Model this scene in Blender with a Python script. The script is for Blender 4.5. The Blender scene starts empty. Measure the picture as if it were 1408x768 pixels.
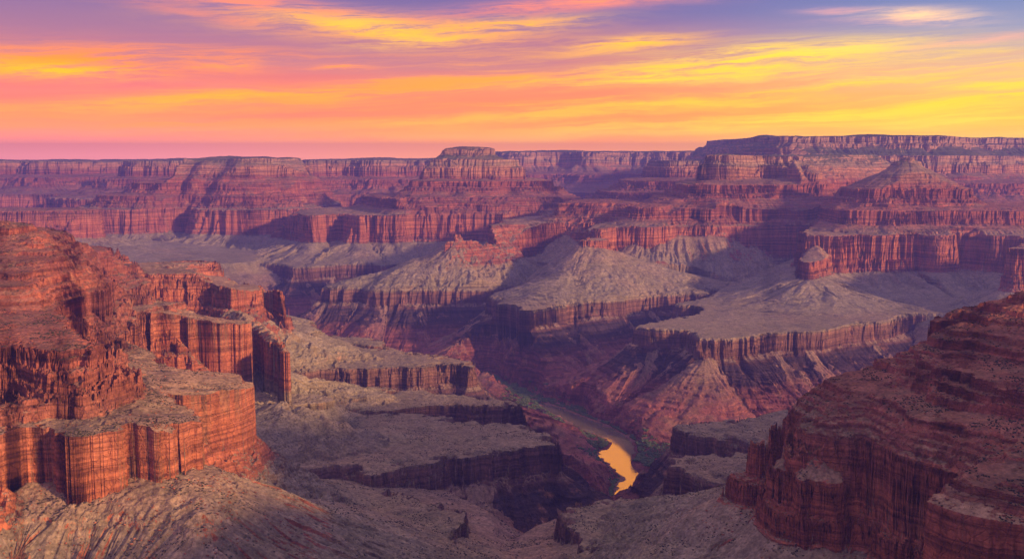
import bpy, math, random, time
import numpy as np

# ------------------------------------------------------------------ settings
QUAL = 1.0
HAZE = True
HAZE_D = 0.000044
CAM_H = 1500.0            # camera stands 1500 m above the river
F = 1400.0                # focal length in photo pixels (photo 1408 x 768)
HORIZON = 215.0
PITCH = math.atan((384.0 - HORIZON) / F)

sc = bpy.context.scene
col = sc.collection
T0 = time.time()
def log(*a): print('[%.1f]' % (time.time() - T0), *a, flush=True)

# ------------------------------------------------------------------ camera
cd = bpy.data.cameras.new('camera')
cam = bpy.data.objects.new('camera', cd)
col.objects.link(cam)
cam.location = (0, 0, CAM_H)
cam.rotation_euler = (math.pi / 2 - PITCH, 0, 0)
cd.sensor_width = 36.0
cd.lens = 36.0 * F / 1408.0
cd.clip_start = 1.0
cd.clip_end = 200000.0
sc.camera = cam

# ------------------------------------------------------------------ light
SUN_AZ = 127.0            # degrees clockwise from the viewing direction
SUN_EL = 15.0
sa, se = math.radians(SUN_AZ), math.radians(SUN_EL)
sun_dir = (math.sin(sa) * math.cos(se), math.cos(sa) * math.cos(se), math.sin(se))
ld = bpy.data.lights.new('sun', 'SUN')
ld.energy = 5.0
ld.angle = math.radians(3.0)
ld.color = (1.0, 0.56, 0.27)
sun = bpy.data.objects.new('sun', ld)
col.objects.link(sun)
sun.rotation_euler = (math.pi / 2 - se, 0, math.pi - sa)
sun.location = (3000, -3000, 3000)

#SKY_BEGIN
world = bpy.data.worlds.new('World')
sc.world = world
world.use_nodes = True
def lin(c):
    return tuple(((v / 255.0) / 12.92 if v / 255.0 <= 0.04045 else ((v / 255.0 + 0.055) / 1.055) ** 2.4) for v in c)
class G:
    """tiny helper for writing node graphs"""
    def __init__(s, tree): s.t = tree
    def node(s, kind, **kw):
        n = s.t.nodes.new(kind)
        for k, v in kw.items(): setattr(n, k, v)
        return n
    def put(s, sock, v):
        if v is None: return
        if hasattr(v, 'is_linked'): s.t.links.new(v, sock)
        else:
            if isinstance(v, tuple) and sock.type == 'RGBA' and len(v) == 3: v = v + (1.0,)
            sock.default_value = v
    def m(s, op, a, b=None, c=None, clamp=False):
        n = s.node('ShaderNodeMath', operation=op, use_clamp=clamp)
        s.put(n.inputs[0], a); s.put(n.inputs[1], b); s.put(n.inputs[2], c)
        return n.outputs[0]
    def add(s, a, b): return s.m('ADD', a, b)
    def sub(s, a, b): return s.m('SUBTRACT', a, b)
    def mul(s, a, b): return s.m('MULTIPLY', a, b)
    def mix(s, f, a, b, blend='MIX'):
        n = s.node('ShaderNodeMix', data_type='RGBA', blend_type=blend)
        s.put(n.inputs[0], f); s.put(n.inputs[6], a); s.put(n.inputs[7], b)
        return n.outputs[2]
    def rng(s, v, a, b, c=0.0, d=1.0, smooth=True):
        n = s.node('ShaderNodeMapRange', interpolation_type='SMOOTHSTEP' if smooth else 'LINEAR', clamp=True)
        for i, q in enumerate((v, a, b, c, d)): s.put(n.inputs[i], q)
        return n.outputs[0]
    def xyz(s, x, y, z):
        n = s.node('ShaderNodeCombineXYZ')
        s.put(n.inputs[0], x); s.put(n.inputs[1], y); s.put(n.inputs[2], z)
        return n.outputs[0]
    def sep(s, v):
        n = s.node('ShaderNodeSeparateXYZ'); s.put(n.inputs[0], v); return n.outputs
    def noise(s, vec, scale=1.0, detail=4.0, rough=0.5, dist=0.0):
        n = s.node('ShaderNodeTexNoise', noise_dimensions='3D')
        s.put(n.inputs['Vector'], vec); n.inputs['Scale'].default_value = scale
        n.inputs['Detail'].default_value = detail; n.inputs['Roughness'].default_value = rough
        n.inputs['Distortion'].default_value = dist
        return n.outputs[0]
    def ramp(s, f, stops, interp='LINEAR'):
        n = s.node('ShaderNodeValToRGB'); r = n.color_ramp; r.interpolation = interp
        while len(r.elements) > 1: r.elements.remove(r.elements[-1])
        r.elements[0].position = stops[0][0]; r.elements[0].color = tuple(stops[0][1]) + (1,)
        for p, c in stops[1:]:
            e = r.elements.new(p); e.color = tuple(c) + (1,)
        s.put(n.inputs[0], f)
        return n.outputs[0]

def build_sky():
    g = G(world.node_tree)
    bg = world.node_tree.nodes['Background']
    tc = g.node('ShaderNodeTexCoord')
    x, y, z = g.sep(tc.outputs['Generated'])[:3]
    D = 180.0 / math.pi
    az = g.mul(g.m('ARCTAN2', x, y), D)
    el = g.mul(g.m('ARCSINE', z), D)
    # soft waves that bend every streak
    wv = g.noise(g.xyz(g.mul(az, 0.055), g.mul(el, 0.32), 3.1), 1.0, 3.0, 0.5)
    wv2 = g.noise(g.xyz(g.mul(az, 0.22), g.mul(el, 1.1), 9.4), 1.0, 7.0, 0.66)
    elw = g.add(el, g.add(g.mul(g.sub(wv, 0.5), 1.3), g.mul(g.sub(wv2, 0.5), 0.55)))
    # clear sky behind the cloud: three vertical ramps blended round the horizon
    e01 = g.m('MULTIPLY', el, 1 / 90.0)
    def rr(st): return g.ramp(g.m('MULTIPLY', elw if False else el, 1 / 40.0), [(p / 40.0, lin(c)) for p, c in st])
    L = rr([(0, (255,158,140)), (1.0, (255,152,120)), (2.2, (255,146,104)), (3.6, (226,132,122)), (5.2, (178,120,132)), (7.0, (150,112,138)), (8.6, (120,102,145)), (12, (112,92,140)), (40, (84,88,150))])
    C = rr([(0, (255,165,100)), (1.0, (255,160,92)), (2.4, (252,148,95)), (3.8, (228,138,108)), (4.8, (190,128,125)), (6.2, (165,115,132)), (7.6, (118,104,145)), (12, (110,96,145)), (40, (84,88,150))])
    Rr = rr([(0, (255,190,75)), (1.0, (255,195,75)), (2.4, (248,182,88)), (3.8, (232,178,122)), (5.2, (200,168,145)), (6.4, (142,144,166)), (8.4, (108,124,168)), (12, (112,112,160)), (40, (84,88,150))])
    fa = g.rng(az, -24, 2); fb = g.rng(az, 3, 26)
    base = g.mix(fb, g.mix(fa, L, C), Rr)
    # long fibres low over the horizon
    fib = g.noise(g.xyz(g.mul(az, 0.045), g.mul(g.sub(elw, g.mul(az, 0.03)), 1.15), 0.7), 1.0, 6.0, 0.58, 0.3)
    fib2 = g.noise(g.xyz(g.mul(az, 0.12), g.mul(g.sub(elw, g.mul(az, 0.045)), 3.0), 5.7), 1.0, 7.0, 0.66, 0.3)
    band = g.mul(g.rng(el, 0.4, 2.0), g.rng(el, 7.0, 3.6))
    ff = g.mul(g.mul(g.rng(g.add(g.mul(fib, 0.6), g.mul(fib2, 0.4)), 0.47, 0.62), band), 0.75)
    warm = g.mix(g.rng(az, -14, 22), lin((255,158,88)), lin((255,212,82)))
    base = g.mix(ff, base, warm)
    dim = g.mul(g.mul(g.rng(fib, 0.5, 0.34), band), 0.35)
    base = g.mix(dim, base, g.mix(g.rng(az, -10, 20), lin((214,112,112)), lin((238,150,92))))
    # individual streaks of lit cloud: (photo x, photo y, half length, half thickness, tilt deg, strength, rgb)
    streaks = [
        (1050, 86, 150, 18, 4, .95, (255,216,96)), (940, 102, 190, 12, 3, .8, (255,205,92)), (1170, 72, 85, 9, 6, .55, (255,210,120)),
        (520, 45, 190, 17, -3, .85, (255,178,96)), (500, 40, 95, 11, -6, .8, (255,205,95)), (690, 44, 115, 10, 3, .8, (255,185,96)), (560, 62, 70, 8, 4, .6, (255,200,95)),
        (360, 14, 200, 12, -5, .75, (240,146,122)), (300, 30, 120, 7, -7, .4, (225,138,126)),
        (90, 88, 190, 17, 0, .75, (255,156,84)), (85, 98, 90, 10, -3, .85, (255,186,80)), (230, 78, 150, 8, 0, .55, (250,150,100)),
        (322, 95, 52, 5, 2, .75, (255,160,102)), (475, 95, 40, 4, 0, .75, (250,158,104)),
        (330, 133, 240, 8, 4, .75, (255,178,80)), (560, 118, 260, 8, 3, .6, (255,160,92)), (170, 150, 200, 8, 2, .5, (255,165,95)),
        (820, 12, 170, 9, 4, .8, (248,152,124)), (720, 22, 100, 8, 3, .4, (235,140,126)), (870, 64, 80, 10, 4, .85, (255,192,96)),
        (1250, 24, 60, 9, -4, .85, (252,205,160)), (1140, 17, 45, 5, -2, .5, (225,165,160)), (1210, 33, 80, 5, -2, .35, (225,165,160)),
        (1330, 62, 110, 5, 7, .55, (235,175,150)), (1210, 113, 110, 6, 2, .7, (255,206,110)), (1395, 100, 50, 5, 3, .5, (245,185,120)),
        (1230, 152, 260, 8, 4, .75, (255,205,78)), (960, 138, 260, 7, 4, .65, (255,195,84)), (760, 160, 260, 7, 3, .6, (255,185,84)), (1000, 172, 240, 6, 3, .5, (255,200,80)),
        (640, 190, 300, 6, 1, .35, (255,180,95)), (250, 178, 200, 6, 2, .35, (255,165,105)),
    ]
    wisp = g.noise(g.xyz(g.mul(g.add(az, g.mul(elw, 1.5)), 0.34), g.mul(g.sub(elw, g.mul(az, 0.05)), 4.2), 2.2), 1.0, 7.0, 0.68, 0.5)
    tex = g.rng(g.add(g.add(g.mul(fib2, 0.4), g.mul(wv2, 0.2)), g.mul(wisp, 0.4)), 0.39, 0.58, 0.12, 1.15)
    out = base
    for (px, py, hl, ht, tilt, st, c) in streaks:
        A0 = math.degrees(math.atan((px - 704) / F)); E0 = math.degrees(math.atan((HORIZON - py) / F * math.cos(math.radians(A0))))
        k = math.degrees(1.0 / F)
        t = math.radians(tilt)
        dx = g.sub(az, A0); dy = g.sub(elw, E0)
        xr = g.m('MULTIPLY_ADD', dx, math.cos(t), g.mul(dy, math.sin(t)))
        yr = g.m('MULTIPLY_ADD', dx, -math.sin(t), g.mul(dy, math.cos(t)))
        q = g.add(g.m('POWER', g.mul(xr, 1 / (hl * k)), 2.0), g.m('POWER', g.mul(yr, 1 / (ht * k)), 2.0))
        w = g.m('POWER', 2.71828, g.mul(q, -1.0))
        out = g.mix(g.m('MULTIPLY', g.mul(w, st * 1.15), tex, clamp=True), out, lin(c))
    # unseen bank of bright orange cloud, added above the frame for the river to mirror
    hb = g.mul(g.mul(g.rng(el, 10.5, 14.0), g.rng(el, 30.0, 21.0)), g.mul(g.rng(az, -16, -4), g.rng(az, 34, 16)))
    hn = g.rng(g.noise(g.xyz(g.mul(az, 0.05), g.mul(el, 0.22), 1.9), 1.0, 5.0, 0.6), 0.25, 0.45)
    out = g.mix(g.mul(hb, hn), out, g.mix(g.rng(g.add(el, g.mul(g.sub(wv2, 0.5), 3.0)), 13.6, 15.8), (1.7, 0.55, 0.28, 1), (3.2, 1.10, 0.06, 1)))
    # lilac overhead, dark below the horizon
    out = g.mix(g.rng(el, 24, 60), out, (0.46, 0.33, 0.36, 1))
    out = g.mix(g.rng(el, -0.5, -6), out, (0.10, 0.07, 0.07, 1))
    glow = g.m('MULTIPLY_ADD', g.m('POWER', 2.71828, g.mul(g.m('ABSOLUTE', el), -0.55)), 1.0, 1.0)
    out = g.mix(1.0, out, g.xyz(glow, glow, glow), 'MULTIPLY')
    hs = g.node('ShaderNodeHueSaturation'); hs.inputs['Saturation'].default_value = 1.09
    g.put(hs.inputs['Color'], out)
    g.put(bg.inputs[0], hs.outputs[0])
    bg.inputs[1].default_value = SKY_STRENGTH
SKY_STRENGTH = 1.03
build_sky()
world.cycles.sampling_method = 'MANUAL'
world.cycles.sample_map_resolution = 1024
#SKY_END

vs = sc.view_settings
sc.display_settings.display_device = 'sRGB'
vs.view_transform = 'Standard'
vs.look = 'None'
vs.exposure = 0.5
vs.gamma = 1.0
vs.use_curve_mapping = False

# ------------------------------------------------------------------ plan geometry
def P(px, py, dz):
    """photo pixel on the level dz (relative to the camera) -> plan point"""
    a, b = px - 704.0, 384.0 - py
    c, s = math.cos(PITCH), math.sin(PITCH)
    dy = F * c + b * s
    dzv = -F * s + b * c
    k = dz / dzv
    return (a * k, dy * k)

def poly(dz, *pts):
    out = []
    for p in pts:
        if len(p) == 2: out.append(P(p[0], p[1], dz))
        elif p[2] == 'w': out.append((p[0], p[1]))
        else: out.append(P(*p))
    return out
def W(x, y): return (x, y, 'w')

def smooth_closed(pts, seg=None, it=2):
    a = np.array(pts, float)
    for _ in range(it):
        b = np.roll(a, -1, 0)
        n = np.empty((len(a) * 2, 2))
        n[0::2] = a * 0.80 + b * 0.20
        n[1::2] = a * 0.20 + b * 0.80
        a = n
    return a

# ------------------------------------------------------------------ noise tiles
NT = 2048
NCYC = 16
def make_tile(seed, H=0.75, lo=NCYC, hi=700):
    rng = np.random.default_rng(seed)
    fx = np.fft.fftfreq(NT) * NT
    fy = np.fft.rfftfreq(NT) * NT
    f = np.hypot(fx[:, None], fy[None, :])
    amp = np.where((f >= lo * 0.6) & (f < hi), np.maximum(f, 1.0) ** -(H + 1.0), 0.0)
    ph = rng.uniform(0, 2 * np.pi, amp.shape)
    t = np.fft.irfft2(amp * np.exp(1j * ph), s=(NT, NT))
    return (t / t.std()).astype(np.float32)
TILES = [make_tile(11), make_tile(23, 0.5), make_tile(37, 1.1), make_tile(51, 2.0)]
def N(k, x, y, scale, ox=0.0, oy=0.0, rot=0.0):
    """fractal noise, unit variance, largest features about `scale` metres"""
    g = NT / NCYC / scale
    if rot:
        c, s = math.cos(rot), math.sin(rot)
        x, y = x * c - y * s, x * s + y * c
    u = (x * g + ox * 517.3) % NT
    v = (y * g + oy * 733.1) % NT
    i = np.floor(u).astype(np.int32); j = np.floor(v).astype(np.int32)
    fu = (u - i).astype(np.float32); fv = (v - j).astype(np.float32)
    i %= NT; j %= NT
    i1 = (i + 1) % NT; j1 = (j + 1) % NT
    t = TILES[k]
    return ((t[i, j] * (1 - fu) + t[i1, j] * fu) * (1 - fv) + (t[i, j1] * (1 - fu) + t[i1, j1] * fu) * fv)
def sstep(a, b, x):
    t = np.clip((x - a) / (b - a), 0, 1)
    return t * t * (3 - 2 * t)

# ------------------------------------------------------------------ signed distance of a plan outline
class SDF:
    def __init__(s, pts, reach, ncell=230):
        a = smooth_closed(pts)
        s.lo = a.min(0) - reach; s.hi = a.max(0) + reach
        s.cell = float(max((s.hi - s.lo).max() / ncell, 8.0))
        n = np.ceil((s.hi - s.lo) / s.cell).astype(int) + 2
        gx = s.lo[0] + np.arange(n[0]) * s.cell
        gy = s.lo[1] + np.arange(n[1]) * s.cell
        X, Y = np.meshgrid(gx, gy, indexing='ij')
        best = np.full(X.shape, 1e18); QX = np.zeros(X.shape); QY = np.zeros(X.shape)
        ins = np.zeros(X.shape, bool)
        b = np.roll(a, -1, 0)
        for (x0, y0), (x1, y1) in zip(a, b):
            ex, ey = x1 - x0, y1 - y0
            L = ex * ex + ey * ey
            if L < 1e-9: continue
            t = np.clip(((X - x0) * ex + (Y - y0) * ey) / L, 0, 1)
            qx = x0 + t * ex; qy = y0 + t * ey
            d = (X - qx) ** 2 + (Y - qy) ** 2
            m = d < best
            best[m] = d[m]; QX[m] = qx[m]; QY[m] = qy[m]
            if y0 != y1:
                cr = ((y0 > Y) != (y1 > Y)) & (X < ex * (Y - y0) / ey + x0)
                ins ^= cr
        d = np.sqrt(best)
        s.d = np.where(ins, d, -d); s.qx = QX; s.qy = QY
    def at(s, x, y, q=True):
        u = (x - s.lo[0]) / s.cell; v = (y - s.lo[1]) / s.cell
        i = np.clip(u.astype(np.int32), 0, s.d.shape[0] - 2); j = np.clip(v.astype(np.int32), 0, s.d.shape[1] - 2)
        fu = np.clip(u - i, 0, 1); fv = np.clip(v - j, 0, 1)
        def L(A):
            return (A[i, j] * (1 - fu) + A[i + 1, j] * fu) * (1 - fv) + (A[i, j + 1] * (1 - fu) + A[i + 1, j + 1] * fu) * fv
        if q: return L(s.d), L(s.qx), L(s.qy)
        return L(s.d)

# ------------------------------------------------------------------ strata profiles (metres out from the rim, metres below it)
PROF = {
 # the great red wall
 'R': dict(p=[(0,0),(5,-36),(9,-100),(15,-108),(20,-178),(31,-188),(36,-246),(58,-280)], tal=(.46,.055,235,1700), nz=(48,420,20,120,8,30), gul=(34,120), rise=(.05,26)),
 # red ledges
 'S': dict(p=[(0,0),(5,-36),(34,-48),(39,-66),(76,-80),(80,-96),(112,-108),(116,-120),(150,-132)], tal=(.30,.10,200), nz=(34,300,10,90,5,30), gul=(6,70), rise=(.10,40)),
 # upper ledges
 'U': dict(p=[(0,0),(5,-40),(45,-58),(49,-78),(95,-98),(99,-112),(150,-130)], tal=(.36,.14,200), nz=(30,300,8,90,4,30), gul=(6,70), rise=(.16,60)),
 # pale cliffs of the rim
 'C': dict(p=[(0,0),(8,-62),(34,-80),(62,-92),(72,-150),(80,-215)], tal=(.55,.25,300), nz=(60,500,20,140,7,40), gul=(18,120), rise=(.02,16)),
 # thin cap cliff
 'K': dict(p=[(0,0),(8,-70),(40,-92)], tal=(.55,.40,300), nz=(40,400,14,120,5,40), gul=(12,100), rise=(.05,14)),
 # brown bench cliff over the inner gorge
 'T': dict(p=[(0,0),(4,-38),(9,-44),(13,-88),(30,-102)], tal=(.85,.30,250), nz=(46,380,22,120,8,34), gul=(26,95), rise=(.05,34)),
 # thin yellow ledge on the grey slope
 'M': dict(p=[(0,0),(4,-22),(10,-25)], tal=(.55,.16,240), nz=(30,260,14,80,6,26), gul=(9,70), rise=(.28,60)),
}
NEAR_R = [(0,0),(5,-36),(9,-92),(14,-98),(18,-152),(42,-172),(47,-214),(58,-222)]
LAYERS = []          # dicts: object key, sdf, z_top, profile
def layer(key, kind, dz, pts, **kw):
    pr = dict(PROF[kind]); pr.update(kw)
    LAYERS.append(dict(key=key, kind=kind, z=dz, pts=pts, **pr))

OBJ = {}             # key -> (name, label, category)
def landform(key, name, label, cat): OBJ[key] = (name, label, cat)

#LAND_BEGIN
# ---------------- near left ridge
landform('A', 'red_ridge', 'orange-red stepped ridge with sunlit cliff promontories filling the left foreground', 'ridge')
layer('A', 'R', -600, poly(-600,
    (-300,640),(0,598),(30,591),(64,588),(92,594),(120,590),(149,585),(210,582),(254,573),(290,564),(298,557),(285,551),(250,547),(222,541),(204,536),
    (213,528),(240,525),(267,521),(311,512),(328,507),(322,500),(300,497),(240,490),(190,480),(140,460),(112,449),
    (111,445),(159,432),(216,429),(273,427),(331,426),(325,419),(280,414),(200,411),(150,402),
    (152,382),(210,378),(286,375),(311,378),(322,384),(346,376),(362,384),(352,374),(320,370),W(-1650,5900),W(-2600,5700),W(-3400,4200),W(-3400,1500),W(-1800,1500)), p=NEAR_R, tal=(.62,.12,300), gul=(15,80), nz=(48,420,24,150,5.5,30))
layer('A', 'R', -735, poly(-735, (300,436),(346,450),(381,478),(399,492),(392,470),(350,440),(320,430)), p=[(0,0),(6,-60),(14,-66),(20,-130),(30,-150)], nz=(14,200,10,80,6,30))
layer('A', 'R', -705, poly(-705, (330,392),(368,394),(388,404),(399,416),(390,400),(360,384),(335,384)), p=[(0,0),(6,-80),(14,-88),(22,-160),(30,-178)], nz=(14,200,10,80,6,30))
layer('A', 'S', -460, poly(-460, (-300,530),(0,470),(60,472),(107,492),(120,472),(100,445),(70,428),(100,412),(149,399),(143,388),(135,374),(140,355),(184,345),(150,339),W(-2300,5300),W(-3000,4500),W(-3400,2200),W(-2600,1500),W(-1500,1500)))
layer('A', 'U', -325, poly(-325, (-300,360),(0,336),(40,338),(60,345),(80,331),(100,327),(112,333),(100,322),W(-2100,4700),W(-2800,4600),W(-3600,3500),W(-3200,2200)))
layer('A', 'U', -255, poly(-255, (-300,322),(0,311),(45,312),(66,318),(40,306),W(-2400,4300),W(-3200,3800)), p=[(0,0),(6,-22),(30,-30)])
# yellow ledges on its grey apron
layer('A', 'M', -950, poly(-950, (300,556),(381,556),(420,554),(447,549),(430,542),(380,538),(330,540)))
layer('A', 'M', -950, poly(-950, (300,690),(356,678),(400,662),(429,648),(405,640),(360,650),(310,660)))
layer('A', 'M', -950, poly(-950, (240,768),(343,766),(384,747),(360,738),(300,745),(230,750)))
layer('A', 'M', -950, poly(-950, (340,462),(393,460),(444,455),(430,448),(390,446),(350,450)))
layer('A', 'T', -1050, poly(-1050, (300,830),(430,770),(480,715),(500,695),(440,672),(380,655),(440,636),(540,612),(550,604),(450,594),(370,585),(450,563),(560,552),(520,540),(400,533),(350,524),(460,502),(560,496),(480,484),(380,480),(470,470),(430,462),W(-1300,6600),W(-3600,6600),W(-3600,1300),W(-900,1300)))
layer('A', 'M', -765, poly(-765, (-300,806),(0,712),(60,704),(92,712),(120,706),(146,707),(200,711),(250,715),(274,730),(300,712),(330,678),(318,640),(200,640),W(-2400,2500),W(-2400,1600),W(-1500,1500)), p=[(0,0),(3,-2)], tal=(.66,.3,400), nz=(12,220,8,70,6,26), gul=(20,62), rise=(.5,70))
# ---------------- left benches
landform('B0', 'rock_bench', "small pale bench beyond the left ridge's foot, farthest of the left benches", 'bench')
layer('B0', 'T', -1050, poly(-1050, (440,468),(500,474),(520,476),(538,478),(534,470),(500,463),(450,460)), nz=(14,200,10,90,5,30), rise=(.1,20))
landform('B1', 'rock_bench', 'grey-tan bench with a long straight brown cliff, second farthest of left benches', 'bench')
layer('B1', 'T', -1050, poly(-1050, (340,530),(421,514),(453,508),(508,506),(576,504),(636,499),(648,505),(640,495),(600,490),(540,482),(470,474),(400,478)), rise=(.03,22))
landform('B2', 'rock_bench', 'grey-tan bench between two others, its blunt dark end above the upstream river bend', 'bench')
layer('B2', 'T', -1050, poly(-1050, (380,590),(440,570),(493,564),(551,560),(619,558),(679,559),(712,561),(706,549),(657,545),(600,540),(520,528),(430,525)), rise=(.03,22))
landform('B3', 'rock_bench', 'broad tan bench with rounded brown cliff point reaching toward the orange river', 'bench')
layer('B3', 'T', -1050, poly(-1050, (330,660),(429,644),(487,641),(510,652),(538,637),(606,629),(679,625),(721,620),(750,615),(768,613),(766,603),(742,593),(690,582),(640,577),(540,570),(430,575)), rise=(.03,22))
landform('B4', 'rock_bench', 'dim brown bench along bottom edge, left of the central gap, short cliff end', 'bench')
layer('B4', 'T', -1050, poly(-1050, (560,830),(598,756),(625,732),(646,716),(642,698),(590,686),(520,672),(420,668),(300,720),(300,830)), rise=(.03,22))
# ---------------- near right ridge
landform('C', 'red_ridge', 'dark red shaded ridge with terraced ledges rising out of frame at right', 'ridge')
layer('C', 'R', -600, poly(-600, (1040,566),(1046,557),(1059,563),(1077,568),(1102,573),(1106,594),(1138,602),(1183,602),(1208,611),(1218,621),(1239,632),(1279,648),(1300,662),(1303,684),(1330,696),(1365,703),(1408,708),(1500,730),W(1400,1450),W(3600,1450),W(3600,3300),W(1700,3050),W(1150,2750),(1120,543),(1075,547)), p=NEAR_R, tal=(.62,.12,300), gul=(15,80), nz=(40,420,11,150,5,30))
layer('C', 'R', -690, poly(-690, (1060,640),(1080,650),(1100,662),(1130,664),(1160,668),(1175,640),(1100,610)), p=[(0,0),(6,-70),(14,-78),(22,-150),(36,-190)], nz=(14,200,6,90,4,30))
layer('C', 'S', -520, poly(-520, (1200,512),(1215,522),(1240,540),(1290,562),(1335,582),(1408,606),(1500,640),W(3600,1450),W(3600,3200),W(1800,2900),(1225,503)), p=[(0,0),(5,-22),(40,-32),(44,-46),(84,-58),(88,-70)])
layer('C', 'S', -462, poly(-462, (1252,480),(1290,500),(1340,514),(1408,540),(1500,560),W(3600,1500),W(3600,3150),W(1900,2850),(1270,472)), p=[(0,0),(5,-18),(30,-26),(34,-40)])
layer('C', 'S', -405, poly(-405, (1287,438),(1300,442),(1340,444),(1408,452),(1500,470),W(3600,1600),W(3600,3100),W(1900,2800),(1300,433)), p=[(0,0),(5,-26),(9,-30),(13,-56),(30,-62)], rise=(.25,60))
layer('C', 'U', -325, poly(-325, (1396,397),(1420,400),(1500,405),W(3600,1700),W(3600,3000),W(1900,2700),(1410,392)), p=[(0,0),(10,-8)], tal=(.45,.3,100))
layer('C', 'C', 60, [(1400,1450),(1300,1050),(1700,820),(4500,800),(4500,1700),(1900,1750)])  # unseen mass outside the frame, added to keep the sun off this ridge
layer('C', 'M', -950, poly(-950, (1000,690),(955,694),(936,707),(955,722),(969,731),(985,735),(1030,740),(1060,700)))
layer('C', 'M', -950, poly(-950, (1040,745),(1000,748),(990,756),(1010,770),(1040,790),(1100,790),(1100,750)))
landform('Ct1', 'rock_bench', 'small grey bench with dark cliff tucked behind tip of dark right ridge, farther of two', 'bench')
layer('Ct1', 'T', -1050, poly(-1050, (944,583),(940,588),(950,596),(985,601),(1015,608),(1100,610),(1130,580),(1037,573),(980,577)), nz=(20,300,14,110,7,34))
landform('Ct2', 'rock_bench', 'small grey bench with dark cliff right of the orange river, nearer of two', 'bench')
layer('Ct2', 'T', -1050, poly(-1050, (930,632),(925,639),(935,650),(955,660),(985,668),(1060,668),(1060,620),(1000,622),(960,627)), nz=(20,300,14,110,7,34))
landform('Ct3', 'rock_bench', 'smooth brown bench at bottom centre below the river, dark cliff facing left', 'bench')
layer('Ct3', 'T', -1050, poly(-1050, (787,693),(776,702),(790,721),(804,737),(790,752),(765,775),(700,850),(1150,850),(1100,700),(980,688),(900,682),(850,681)), nz=(20,300,14,110,7,34), rise=(.05,40))
layer('C', 'T', -1050, poly(-1050, (1120,560),(1000,588),(970,592),(1040,615),(1100,628),(1000,640),(960,648),(1010,672),(1060,680),(960,692),(850,694),(820,705),(835,740),(810,780),(760,850),W(200,1300),W(3800,1300),W(3800,3900),W(1500,3600)))
# ---------------- far bank, right: pyramid butte
landform('D1', 'pyramid_butte', 'pyramid-topped red butte on broad pale apron, right of centre beyond the river', 'butte')
layer('D1', 'T', -1050, poly(-1050, (886,447),(879,453),(902,455),(930,456),(952,461),(968,471),(985,466),(1003,468),(1040,463),(1079,460),(1115,458),(1150,453),(1191,445),(1247,437),(1290,433),(1500,440),W(6500,6700),W(6500,10000),W(2300,10000),W(1900,8600),(990,405),(937,418),(932,422),(978,427),(960,432)))
layer('D1', 'R', -600, poly(-600, (1104,319),(1101,324),(1125,323),(1155,324),(1181,322),(1220,324),(1257,321),(1300,323),(1333,321),(1408,325),W(5200,7600),W(6000,9500),W(2800,9600),W(2500,8500)))
layer('D1', 'R', -760, poly(-760, (1100,354),(1101,360),(1120,362),(1150,350),(1150,335),(1115,335)), p=[(0,0),(6,-60),(14,-66),(20,-110),(30,-120)], nz=(10,200,10,80,6,30))
layer('D1', 'S', -430, [(2640,8350),(2720,8200),(3000,8120),(3300,8180),(3700,8120),(4200,8150),(5000,8500),(5000,9800),(3000,9700),(2700,9000)], p=[(0,0),(6,-56),(20,-62),(26,-100),(70,-112)])
layer('D1', 'U', -268, [(2850,8600),(2930,8460),(3180,8390),(3500,8430),(3800,8460),(3920,8700),(3800,9300),(3300,9400),(2900,9100)], p=[(0,0),(6,-66),(60,-84),(66,-104),(120,-122)], rise=(.2,30), tal=(.4,.2,250))
layer('D1', 'K', -150, [(3130,8720),(3260,8610),(3420,8600),(3560,8660),(3600,8850),(3400,8960),(3200,8930)], p=[(0,0),(8,-22),(30,-30)], tal=(.48,.36,300), nz=(24,160,10,70,4,30), rise=(.5,90))
layer('D1', 'K', -52, [(3270,8730),(3370,8670),(3480,8710),(3500,8800),(3380,8860),(3280,8820)], p=[(0,0),(8,-28),(30,-44)], tal=(.55,.4,300), nz=(14,120,7,60,4,26), rise=(.5,30))
layer('D1', 'K', -10, [(3340,8730),(3390,8700),(3430,8740),(3420,8810),(3350,8810)], p=[(0,0),(8,-26),(20,-34)], tal=(.8,.5,80), nz=(8,80,5,40,3,20))
landform('D0', 'red_cliff', 'small red cliff point at right frame edge just above the dark ridge', 'cliff')
layer('D0', 'R', -600, poly(-600, (1398,337),(1395,342),(1420,340),(1520,338),W(5600,6900),W(5600,7400),W(3900,7400)), tal=(.55,.3,250))
# ---------------- far bank: stepped ridge with orange crest
landform('D2', 'stepped_ridge', 'long stepped red ridge with bright orange crest cliff, left of the pyramid butte', 'ridge')
layer('D2', 'T', -1050, poly(-1050, (676,409),(672,416),(681,424),(709,430),(732,429),(771,423),(810,419),(849,413),(900,410),(968,404),(985,402),(1010,390),W(3000,9000),W(4600,9900),W(4600,12500),W(800,12000),W(200,8600),(700,401)))
layer('D2', 'R', -600, poly(-600, (822,317),(830,313),(861,311),(900,312),(950,309),(1003,308),(1060,308),(1105,307),W(3200,9600),W(3800,10400),W(3400,12000),W(1200,11800),W(700,9100)))
layer('D2', 'R', -668, [(520,8180),(545,8110),(640,8120),(760,8150),(800,8300),(700,8420),(600,8330)], p=[(0,0),(6,-70),(14,-76),(22,-150),(34,-175)], nz=(12,160,9,70,6,30))
layer('D2', 'R', -620, [(560,8230),(590,8170),(630,8210),(600,8270)], p=[(0,0),(14,-50),(40,-70)], nz=(4,60,3,30,2,20))
layer('D2', 'S', -440, [(1060,9200),(1100,9020),(1500,8960),(1900,9020),(2300,8980),(2700,9050),(3200,9500),(3400,10200),(3000,11500),(1700,11600),(1150,9700)], p=[(0,0),(6,-56),(20,-62),(26,-100),(70,-112)])
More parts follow.
